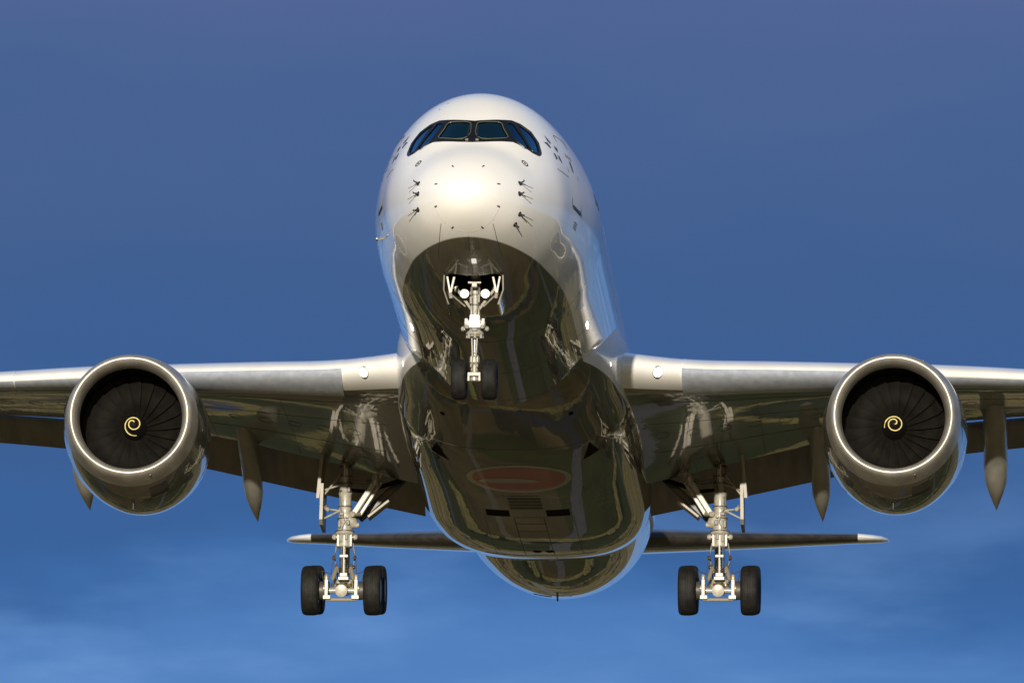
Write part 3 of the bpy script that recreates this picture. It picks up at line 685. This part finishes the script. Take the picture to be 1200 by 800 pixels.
    for k in range(14):
        x = 3.9 + .85 * k; c_ = s1w(x) - s0(x)
        if abs(x - 10.45) < .5: continue
        q = [(sg * (x + .19 * cos(a)), s0(x) + c_ * .55 + .36 * sin(a)) for a in [2 * pi * j / 18 for j in range(18)]]
        mb = MB(); skin_tube(mb, WB, q, .006, 'below', closed=True, n=4, sub=1); mb.build('access_panel', M['line'], wing)
    # --- engine
    ec = Vector((sg * 10.45, 20.85, -2.64))
    eng_prof = [(.75, 1.842), (.95, 1.878), (1.5, 1.945), (2.2, 1.99), (3.0, 1.995), (3.8, 1.95), (4.6, 1.84), (5.3, 1.68), (5.8, 1.54), (5.78, 1.46), (5.0, 1.45)]
    wob = lambda a, dy: 1 + .030 * max(0, -sin(a)) ** 6 * min(1, max(0, (dy - .75) / .5))
    nmb = MB().lathe_y(ec, eng_prof, 96, wob=wob); eng = nmb.build('engine', M['nacelle'], air, sharp=50)
    NB = BVHTree.FromPolygons(nmb.v, [list(f) for f in nmb.f])
    lip = [(.75, 1.842), (.55, 1.805), (.42, 1.777), (.30, 1.752), (.18, 1.722), (.09, 1.692), (.03, 1.655), (0, 1.61), (.012, 1.565), (.05, 1.525), (.12, 1.485), (.25, 1.448), (.42, 1.422), (.55, 1.412)]
    MB().lathe_y(ec, lip, 96).build('inlet_lip', M['lip'], eng, sharp=60)
    MB().lathe_y(ec, [(.55, 1.412), (.9, 1.41), (1.3, 1.45), (1.75, 1.495), (2.3, 1.50)], 96).build('inlet_duct', M['duct'], eng, sharp=60)
    # fan: 22 wide swept blades
    mb = MB(); NBL = 22; fy = 1.92
    for k in range(NBL):
        a0 = 2 * pi * k / NBL; secs = []
        for i in range(11):
            r = .34 + (1.485 - .34) * i / 10; f_ = i / 10
            pitch = radians(56 + 20 * f_); cw = (.19 + .20 * f_) * (1 if f_ < .9 else .9)
            sweep = .16 * sin(pi * f_ * .9) - .16 * f_ ** 2
            q = []
            for u_, th in ((-1, 0), (-.5, .012), (0, .016), (.5, .012), (1, 0)):
                q.append((u_, th))
            ring_ = []
            for u_, th in q + [(u2, -t2) for u2, t2 in reversed(q[1:-1])]:
                tang = u_ * cw * sin(pitch) + th * cos(pitch); ax = u_ * cw * cos(pitch) - th * sin(pitch) + sweep
                an = a0 + tang / r; ring_.append(ec + Vector((r * cos(an), fy + ax, r * sin(an))))
            secs.append(ring_)
        mb.loft(secs)
    mb.lathe_y(ec, [(fy + .20, .02), (fy + .24, 1.49)], 64)
    mb.build('fan', M['fan'], eng, sharp=40)
    sp_ = [(fy - .84, .0), (fy - .81, .055), (fy - .70, .14), (fy - .54, .21), (fy - .30, .29), (fy - .06, .345), (fy + .2, .37)]
    spin = MB().lathe_y(ec, [(a, max(b, .002)) for a, b in sp_], 48).build('spinner', M['black'], eng, sharp=60)
    sf = table([(b, a) for a, b in sp_])
    pts = []; rr = []
    A0 = (radians(-75) if sg < 0 else radians(-168))
    for k in range(90):
        f_ = k / 89; r = .225 * (1 - f_) ** .85 + .045; an = A0 - f_ * 2 * pi * 1.72
        pts.append(ec + Vector((r * cos(an), sf(r) - .012, r * sin(an)))); rr.append(.0175 if 4 < k < 86 else .009)
    MB().tube(pts, rr, 6).build('spiral_mark', M['spiral'], eng)
    # latch and drain details under the cowl
    h, n_ = skin(NB, (ec.x - .03, ec.y + 2.1, -9), (0, 0, 1)); mb = MB()
    mb.bar(h + Vector((0, 0, .05)), h + Vector((0, .05, -.16)), .035, .14); mb.build('drain_mast', M['ink'], eng)
    decal('cowl_grille', [(ec.x + .50, ec.y + 1.0), (ec.x + .98, ec.y + 1.0), (ec.x + .98, ec.y + 1.75), (ec.x + .50, ec.y + 1.75)], M['line'], eng, NB, 'below', .08, .012)
    for yy in (2.0, 4.3):
        mb = MB(); mb.lathe_y(ec, [(yy, 1.9), (yy, 1.9)][:0] or [(yy - .008, (1.985 if yy < 3 else 1.893) ), (yy + .008, (1.990 if yy < 3 else 1.890))], 96, wob=wob); mb.build('cowl_joint', M['line'], eng)
    mb = MB(); 
    for an in (radians(62), radians(-70)):
        q = ec + Vector((1.735 * cos(an), .22, 1.735 * sin(an))); mb.box(q, .05, .08, .05)
    mb.build('lip_fitting', M['ink'], eng)
    # hot section and pylon
    MB().lathe_y(ec, [(4.6, 1.15), (5.8, 1.02), (6.9, .72), (6.9, .66), (5.0, .6)], 48).build('exhaust_nozzle', M['dark_metal'], eng)
    MB().lathe_y(ec, [(6.2, .5), (7.2, .34), (8.0, .03)], 32).build('exhaust_cone', M['dark_metal'], eng)
    secs = []
    for y, zlo, zhi, w_ in ((22.6, -.92, -.66, .06), (23.3, -.95, -.44, .20), (24.3, -1.5, -.30, .30), (26, -1.8, -.35, .32), (29, -1.7, -.45, .30), (31.5, -1.1, -.55, .08)):
        secs.append([Vector((ec.x + w_ * c_, y, zlo + (zhi - zlo) * v_)) for c_, v_ in ((-1, 0), (-1, .7), (-.6, .95), (0, 1), (.6, .95), (1, .7), (1, 0))])
    MB().loft(secs).build('pylon', M['white'], eng, sharp=40)

    # --- tailplane
    secs = []
    for x, le, ch, z, T in ((.9, 55.2, 6.9, .74, .78), (2.0, 56.2, 6.3, .88, .72), (4, 57.75, 5.2, 1.17, .58), (6, 59.3, 4.1, 1.47, .45), (8.5, 61.25, 2.8, 1.87, .30)):
        d_ = foil(0, 1, T, 14); inc = -.045
        secs.append([Vector((sg * x, le + t_ * ch, z + y - inc * 0 + t_ * ch * .125)) for t_, y in reversed(d_)] + [Vector((sg * x, le + t_ * ch, z - y + t_ * ch * .125)) for t_, y in d_[1:-1]])
    def mft(i, j): return 1 if 10 <= j <= 16 else 0
    tp = MB().loft(secs, True, (True, True), mfn=mft).build('tailplane', [M['wing_grey'], M['dark_metal']], air, sharp=45)
    secs = []
    for x, le, ch, z, T in ((8.50, 61.26, 2.8, 1.875, .305), (8.9, 61.75, 2.4, 1.95, .26), (9.2, 62.4, 1.75, 2.05, .2), (9.4, 63.2, .9, 2.16, .10), (9.44, 63.7, .35, 2.22, .03)):
        d_ = foil(0, 1, T, 14)
        secs.append([Vector((sg * x, le + t_ * ch, z + y + t_ * ch * .125)) for t_, y in reversed(d_)] + [Vector((sg * x, le + t_ * ch, z - y + t_ * ch * .125)) for t_, y in d_[1:-1]])
    MB().loft(secs).build('tailplane_tip', M['white'], tp, sharp=45)

    # --- main landing gear
    gx = 5.32; gy = 32.3
    X = lambda dx: sg * (gx - dx)                       # dx > 0 towards the belly
    zz = lambda py: -1.55 - (py - 542) * .02475
    def V_(dx, py, dy=0.0): return Vector((X(dx), gy + dy, zz(py) + dy * .21))
    mb = MB()
    mb.stack(V_(0, 540), V_(0, 690), [(0, .13), (.08, .15), (.10, .21), (.16, .19), (.18, .165), (.27, .17), (.285, .20), (.30, .175), (.39, .175), (.395, .20), (.41, .18), (.44, .185), (.52, .20), (.56, .215), (.575, .20), (.585, .27), (.60, .28), (.615, .22), (.70, .22), (.71, .12)], 28)
    mb.stack(V_(.30, 620), V_(0, 608), [(0, .10), (.3, .17), (1, .19)], 16)              # lug towards the brace
    mb.stack(V_(.40, 619), V_(.24, 619), [(0, .07), (1, .09)], 14)
    mb.stack(V_(-.36, 633), V_(.36, 633), [(0, .05), (.06, .085), (.14, .085), (.16, .05), (.84, .05), (.86, .085), (.94, .085), (1, .05)], 12)
    for k in (-.18, .18): mb.bar(V_(k, 625, -.1), V_(k, 644, -.1), .07, .12)
    mg = mb.build('main_gear', M['gear'], air, sharp=40)
    mb = MB(); mb.stack(V_(0, 640), V_(0, 690), [(0, .15), (1, .15)], 24); mb.build('oleo_piston', M['chrome'], mg)
    mb = MB(); mb.bar(V_(0, 642, -.26), V_(0, 676, -.30), .05, .07); mb.box(V_(0, 655, -.28), .24, .1, .08); mb.box(V_(0, 677, -.30), .22, .14, .12); mb.build('torque_link', M['gear'], mg)
    mb = MB()
    for dx in (-.21, .21): mb.tube([V_(dx * 1.1, 640, .05), V_(dx * 1.4, 656, .1), V_(dx, 672, .1), V_(dx * .9, 684, 0)], .018, 6)
    for dx in (-.30, .30): mb.tube([V_(dx * .6, 640, 0), V_(dx * 1.05, 658, 0), V_(dx * 1.2, 676, -.2), V_(dx * 2.0, 672, -.4), V_(dx * 1.8, 684, -.6)], .013, 6)
    mb.tube([V_(-.12, 585, -.17), V_(-.11, 600, -.2), V_(.02, 615, -.22), V_(-.1, 626, -.25), V_(-.14, 640, -.2)], .014, 6)
    mb.tube([V_(.1, 548, -.17), V_(.12, 566, -.2), V_(.06, 580, -.2)], .016, 6)
    mb.build('hydraulic_hose', M['gear_dark'], mg)
    mb = MB()
    for dx, py in ((.30, 657), (-.30, 657), (.27, 668), (.0, 572), (-.1, 580), (.13, 575)): mb.stack(V_(dx, py - 2, -.1), V_(dx, py + 2, -.1), [(0, .03), (.3, .05), (.7, .05), (1, .03)], 8)
    mb.stack(V_(.0, 541, -.12), V_(.02, 547, -.16), [(0, .05), (.3, .10), (.7, .10), (1, .06)], 12)
    mb.build('hose_union', M['brass'], mg)
    # bogie beam, axles, brakes
    fy_, fz_ = 31.42, -5.51; ry_, rz_ = 33.18, -5.16
    mb = MB()
    pb = [Vector((X(0), fy_ - .22, fz_ - .04)), Vector((X(0), fy_, fz_)), Vector((X(0), gy, -5.25)), Vector((X(0), ry_, rz_)), Vector((X(0), ry_ + .2, rz_ + .04))]
    mb.tube(pb, [.155, .17, .20, .17, .14], 20)
    mb.stack(Vector((X(0), fy_ - .20, fz_ - .04)), Vector((X(0), fy_ - .26, fz_ - .05)), [(0, .175), (.8, .175), (1, .12)], 24)
    for y_, z_ in ((fy_, fz_), (ry_, rz_)): mb.stack(Vector((X(-.88), y_, z_)), Vector((X(.88), y_, z_)), [(0, .075), (1, .075)], 14)
    mb.stack(Vector((X(-.26), gy, -5.21)), Vector((X(.26), gy, -5.21)), [(0, .13), (.12, .2), (.88, .2), (1, .13)], 18)
    for dx in (-.3, .3): mb.bar(Vector((X(dx), gy, -4.98)), Vector((X(dx * .6), gy, -5.24)), .1, .2)
    mb.build('bogie_beam', M['gear'], mg)
    mb = MB()
    for dx in (-.42, .42):
        mb.bar(Vector((X(dx), fy_ - .28, fz_ + .32)), Vector((X(dx), fy_ - .28, fz_ - .26)), .10, .09)
        mb.stack(Vector((X(dx), fy_ - .30, fz_ + .26)), Vector((X(dx), fy_ - .30, fz_ + .40)), [(0, .06), (.5, .075), (1, .05)], 10)
        mb.box(Vector((X(dx * .96), fy_ - .28, fz_ - .25)), .22, .14, .12)
        mb.stack(Vector((X(dx * 1.28), fy_ - .2, fz_ + .02)), Vector((X(dx * 1.1), fy_ - .2, fz_ + .02)), [(0, .05), (.4, .10), (1, .10)], 12)
    mb.stack(Vector((X(-.42), fy_ - .22, fz_ - .30)), Vector((X(.42), fy_ - .22, fz_ - .30)), [(0, .045), (1, .045)], 10)
    mb.build('brake_rod', M['steel'], mg)
    tyre_p = [(-.20, .34), (-.255, .42), (-.268, .52), (-.262, .60), (-.235, .655), (-.185, .688), (-.125, .699), (-.122, .690), (-.112, .690), (-.109, .701), (-.04, .703), (-.037, .693), (-.027, .693), (-.024, .703), (.024, .703), (.027, .693), (.037, .693), (.04, .703), (.109, .701), (.112, .690), (.122, .690), (.125, .699), (.185, .688), (.235, .655), (.262, .60), (.268, .52), (.255, .42), (.20, .34)]
    tyre_p = [(a * .93, b) for a, b in tyre_p]
    for y_, z_ in ((fy_, fz_), (ry_, rz_)):
        for dx in (-.88, .88):
            c = Vector((X(dx), y_, z_))
            mb = MB()
            for (a, b) in [(0, 0)]:
                n_ = 56; mb.loft([[c + Vector((p[0], p[1] * cos(2 * pi * k / n_), p[1] * sin(2 * pi * k / n_))) for k in range(n_)] for p in tyre_p], True, (False, False))
            mb.build('tyre', M['tyre'], mg, sharp=50)
            mb = MB(); mb.lathe_x(c, [(-.20, .10), (-.22, .345), (-.16, .36), (-.14, .30), (.14, .30), (.16, .36), (.22, .345), (.20, .10)], 32); mb.build('wheel_rim', M['hub'], mg)
            s_in = -1 if (X(dx) - X(0)) > 0 else 1
            mb = MB(); mb.lathe_x(c + Vector((s_in * .30, 0, 0)), [(-.10, .27), (.10, .25)], 24); mb.build('brake_pack', M['gear_dark'], mg)
    # side stay: two parallel members going up and in to the wing, with the lock link
    mb = MB()
    mb.bar(V_(.24, 607, -.16), V_(.88, 566, -.16), .16, .15); mb.bar(V_(.80, 571, -.10), V_(1.34, 539, -.05), .18, .16)
    mb.bar(V_(.42, 607, .06), V_(1.0, 569, .05), .11, .12)
    mb.stack(V_(.86, 560, -.22), V_(.86, 573, -.22), [(0, .08), (.3, .11), (.7, .11), (1, .08)], 12)
    mb.stack(V_(.22, 606, -.26), V_(.42, 606, .1), [(0, .08), (1, .08)], 12)
    mb.build('side_stay', M['gear'], mg)
    mb = MB(); mb.bar(V_(.10, 567, -.08), V_(.55, 570, -.12), .10, .09); mb.bar(V_(.5, 570, -.12), V_(.9, 567, -.14), .08, .08); mb.tube([V_(.6, 567, -.2), V_(.9, 566, -.2)], .035, 8); mb.build('lock_link', M['gear_dark'], mg)
    mb = MB()
    for py, r_ in ((551, .175), (563, .205), (571, .205), (598, .20), (612, .215), (627, .275)): mb.stack(V_(0, py - .6), V_(0, py + .6), [(0, r_), (1, r_)], 28)
    mb.build('strut_collar', M['gear_dark'], mg)
    mb = MB()
    for dx, py, w_, h_ in ((-.10, 556, .10, .22), (.11, 577, .08, .16), (-.08, 606, .12, .10), (.10, 616, .10, .14), (-.14, 618, .08, .2), (.06, 632, .08, .2), (-.09, 634, .06, .22)): mb.box(V_(dx, py, -.19), w_, .10, h_)
    for dx in (-.2, .2): mb.box(V_(dx, 672, -.12), .12, .14, .18); mb.stack(V_(dx, 664, -.14), V_(dx * 1.2, 676, -.16), [(0, .03), (.5, .05), (1, .03)], 8)
    mb.build('valve_block', M['gear_dark'], mg)
    mb = MB()
    mb.box(V_(0, 681, -.35), .30, .12, .10); mb.build('brake_manifold', M['steel'], mg)
    for dx in (-.2, .2): MB().stack(V_(dx, 668, -.2), V_(dx * 1.5, 683, -.5), [(0, .04), (.3, .06), (.7, .06), (1, .04)], 10).build('brake_actuator', M['steel'], mg)
    MB().box(V_(-.02, 556, -.2), .05, .06, .35).build('uplock_bracket', M['steel'], mg)
    for dx in (-.26, -.12, .12, .26): MB().stack(V_(dx, 686, -1.02), V_(dx, 690, -1.02), [(0, .03), (.5, .045), (1, .03)], 8).build('grease_fitting', M['brass'], mg)
    mb = MB(); mb.tube([V_(1.75, 553, .3), V_(1.45, 568, .3), V_(.95, 575, .25), V_(.6, 580, .2), V_(.1, 578, .1)], [.06, .07, .06, .06, .05], 8); mb.tube([V_(2.1, 547, .3), V_(1.5, 570, .3)], .04, 8); mb.build('retraction_link', M['void'], mg)
    mb = MB(); mb.bar(V_(.62, 611.5, .55), V_(1.22, 592, .55), .075, .5, up=(0, 1, .0)); mb.build('stay_door', M['door'], mg)
    mb = MB(); mb.bar(V_(.35, 613, .75), V_(1.75, 560, .75), .20, .16); mb.bar(V_(.2, 610, .4), V_(.5, 607, .75), .14, .14); mb.build('aft_stay', M['gear_dark'], mg)
    # leg door: two leaves outboard, their broad sides facing sideways
    mb = MB()
    q = [Vector((X(-.58), gy - .62, zz(575))), Vector((X(-.58), gy + .75, zz(575))), Vector((X(-.60), gy + .75, zz(622))), Vector((X(-.60), gy - .45, zz(622))), Vector((X(-.60), gy - .62, zz(617)))]
    o_ = Vector((X(-.09) - X(0), 0, 0)); mb.loft([q, [p + o_ for p in q]], True)
    q = [Vector((X(-.58), gy - .60, zz(535))), Vector((X(-.58), gy + .7, zz(535))), Vector((X(-.70), gy + .7, zz(576))), Vector((X(-.70), gy - .60, zz(592)))]
    mb.loft([q, [p + o_ for p in q]], True)
    door = mb.build('gear_door', M['door'], mg, sharp=30)
    mb = MB()
    for a, b in ((572, 578), (602, 600), (602, 611), (560, 583)):
        mb.tube([V_(-.14, a, -.1), V_(-.58, b, -.2)], .028, 8)
    mb.stack(V_(-.44, 602, -.26), V_(-.56, 598, -.26), [(0, .05), (.4, .07), (.7, .05), (1, .12)], 12)
    mb.build('door_rod', M['gear'], mg)

# --- nose gear
NY = 4.6
zn = lambda py: -2.05 - (py - 310) * .02264
def G_(x, py, dy=0.0): return Vector((x, NY + dy, zn(py) + dy * .21))
mb = MB()
mb.stack(G_(0, 318), G_(0, 395), [(0, .10), (.1, .13), (.3, .13), (.31, .16), (.36, .16), (.37, .125), (.55, .12), (.62, .13), (.72, .15), (.74, .2), (.80, .2), (.82, .17), (1, .16)], 22)
mb.box(G_(0, 381, -.02), .54, .34, .22); mb.box(G_(-.22, 377, -.1), .08, .2, .16); mb.box(G_(.22, 377, -.1), .08, .2, .16)
mb.stack(G_(-.37, 385), G_(.37, 385), [(0, .02), (.03, .06), (.10, .075), (.12, .05), (.88, .05), (.90, .075), (.97, .06), (1, .02)], 12)
mb.stack(G_(0, 389), G_(0, 395), [(0, .22), (.5, .23), (1, .15)], 20)
for k in range(7): a = 2 * pi * k / 7 + .3; mb.stack(G_(.2 * cos(a), 390, .2 * sin(a)), G_(.2 * cos(a), 396, .2 * sin(a)), [(0, .035), (1, .035)], 8)
ng = mb.build('nose_gear', M['gear'], air, sharp=40)
mb = MB()
for py, r_ in ((330, .145), (346, .14), (358, .145), (397, .15), (414, .12), (426, .14)): mb.stack(G_(0, py - .6), G_(0, py + .6), [(0, r_), (1, r_)], 24)
for dx, py, w_, h_ in ((-.10, 352, .07, .2), (.10, 350, .07, .22), (-.2, 383, .10, .10), (.2, 383, .10, .10), (.0, 386, .14, .10), (-.08, 428, .05, .1), (.08, 428, .05, .1)): mb.box(G_(dx, py, -.19), w_, .10, h_)
mb.build('valve_block', M['gear_dark'], ng)
mb = MB(); mb.box(G_(0, 374.6, -.24), .23, .08, .25, bev=.2); mb.build('taxi_light', M['lamp_soft'], ng)
mb = MB(); mb.stack(G_(0, 392), G_(0, 430), [(0, .085), (1, .085)], 20); mb.build('oleo_piston', M['chrome'], ng)
mb = MB(); mb.stack(G_(0, 416), G_(0, 446), [(0, .10), (.1, .13), (.35, .13), (.4, .10), (.75, .10), (.8, .13), (1, .12)], 18)
mb.stack(G_(-.45, 444), G_(.45, 444), [(0, .06), (1, .06)], 12)
mb.box(G_(0, 421, -.12), .20, .10, .16); mb.box(G_(0, 438, -.16), .34, .12, .10)
for k in (-.14, .14): mb.bar(G_(k, 436, -.17), G_(k, 446, -.17), .06, .08)
mb.build('axle_fork', M['gear'], ng)
mb = MB()
for k in (-.07, .07): mb.bar(G_(k, 396, -.17), G_(k * .6, 418, -.24), .035, .05); mb.bar(G_(k * .6, 418, -.24), G_(k, 434, -.13), .035, .05)
mb.build('torque_link', M['steel'], ng)
for sx in (-1, 1):
    mb = MB(); c = G_(sx * .27, 344, -.22)
    mb.lathe_y(c, [(.12, .02), (.10, .07), (.02, .115), (-.01, .12), (-.012, .105)], 24); mb.bar(c + Vector((0, .06, 0)), G_(0, 344), .05, .05); mb.build('lamp_housing', M['gear'], ng)
    mb = MB(); mb.stack(c + Vector((0, .02, 0)), c + Vector((0, -.03, 0)), [(0, .10), (.6, .10), (1, .07)], 20); mb.build('landing_light', M['lamp'], ng)
    mb = MB(); mb.bar(G_(sx * .50, 338, .15), G_(sx * .07, 364, -.02), .075, .07); mb.stack(G_(sx * .52, 336, .1), G_(sx * .48, 341, .1), [(0, .06), (1, .06)], 10)
    mb.bar(G_(sx * .09, 325, .0), G_(sx * .09, 372, -.1), .05, .05); mb.build('drag_brace', M['gear'], ng)
    # bay doors hanging either side of the leg, with hinge arms and rods
    mb = MB(); q = []
    y_a, y_b = 3.72, 5.15
    for s_, z_, dx in ((y_a, -2.52, .74), (y_a + .05, -3.28, .62), (y_b - .25, -3.36, .62), (y_b, -2.72, .76)): q.append(Vector((sx * dx, s_, z_)))
    mid = [q[0].lerp(q[1], .5) + Vector((sx * .07, 0, 0)), q[3].lerp(q[2], .5) + Vector((sx * .07, 0, 0))]
    ring_ = [q[0], mid[0], q[1], q[2], mid[1], q[3]]
    # curved outer skin with thickness
    o_ = Vector((sx * .035, 0, 0)); mb.add(ring_ + [p + o_ for p in ring_], [(0, 1, 4, 5), (1, 2, 3, 4), (11, 10, 7, 6), (10, 9, 8, 7)] + [(i, (i + 1) % 6, 6 + (i + 1) % 6, 6 + i) for i in range(6)])
    mb.build('gear_bay_door', M['body'], ng, sharp=60)
    mb = MB(); mb.bar(Vector((sx * .68, 3.75, -2.55)), Vector((sx * .60, 3.8, -3.0)), .05, .05); mb.bar(Vector((sx * .50, 3.8, -2.55)), Vector((sx * .60, 3.8, -3.0)), .06, .05)
    mb.bar(Vector((sx * .60, 3.8, -3.0)), Vector((sx * .24, 4.3, -3.22)), .04, .04); mb.stack(Vector((sx * .60, 3.74, -2.98)), Vector((sx * .58, 3.8, -3.10)), [(0, .05), (1, .05)], 8); mb.build('door_hinge_arm', M['gear'], ng)
    c = G_(sx * .39, 444)
    mb = MB(); n_ = 48; tp_ = [(a * .80, b * .748) for a, b in tyre_p]
    mb.loft([[c + Vector((p[0], p[1] * cos(2 * pi * k / n_), p[1] * sin(2 * pi * k / n_))) for k in range(n_)] for p in tp_], True, (False, False)); mb.build('tyre', M['tyre'], ng, sharp=50)
    mb = MB(); mb.lathe_x(c, [(-.15, .06), (-.165, .255), (-.12, .265), (-.10, .2), (.10, .2), (.12, .265), (.165, .255), (.15, .06)], 28); mb.build('wheel_rim', M['hub'], ng)
mb = MB(); mb.tube([G_(.06, 330, -.16), G_(.1, 350, -.2), G_(.06, 368, -.22), G_(.16, 378, -.24)], .012, 6); mb.tube([G_(-.06, 330, -.16), G_(-.09, 352, -.2), G_(-.05, 370, -.2)], .012, 6); mb.build('hydraulic_hose', M['gear_dark'], ng)
mb = MB(); mb.stack(G_(0, 322, -.45), G_(0, 326, -.45), [(0, .06), (.5, .1), (1, .06)], 12); mb.box(G_(0, 331, -.4), .34, .1, .06); mb.box(G_(0, 334, -.42), .14, .12, .12); mb.build('downlock_actuator', M['gear'], ng)
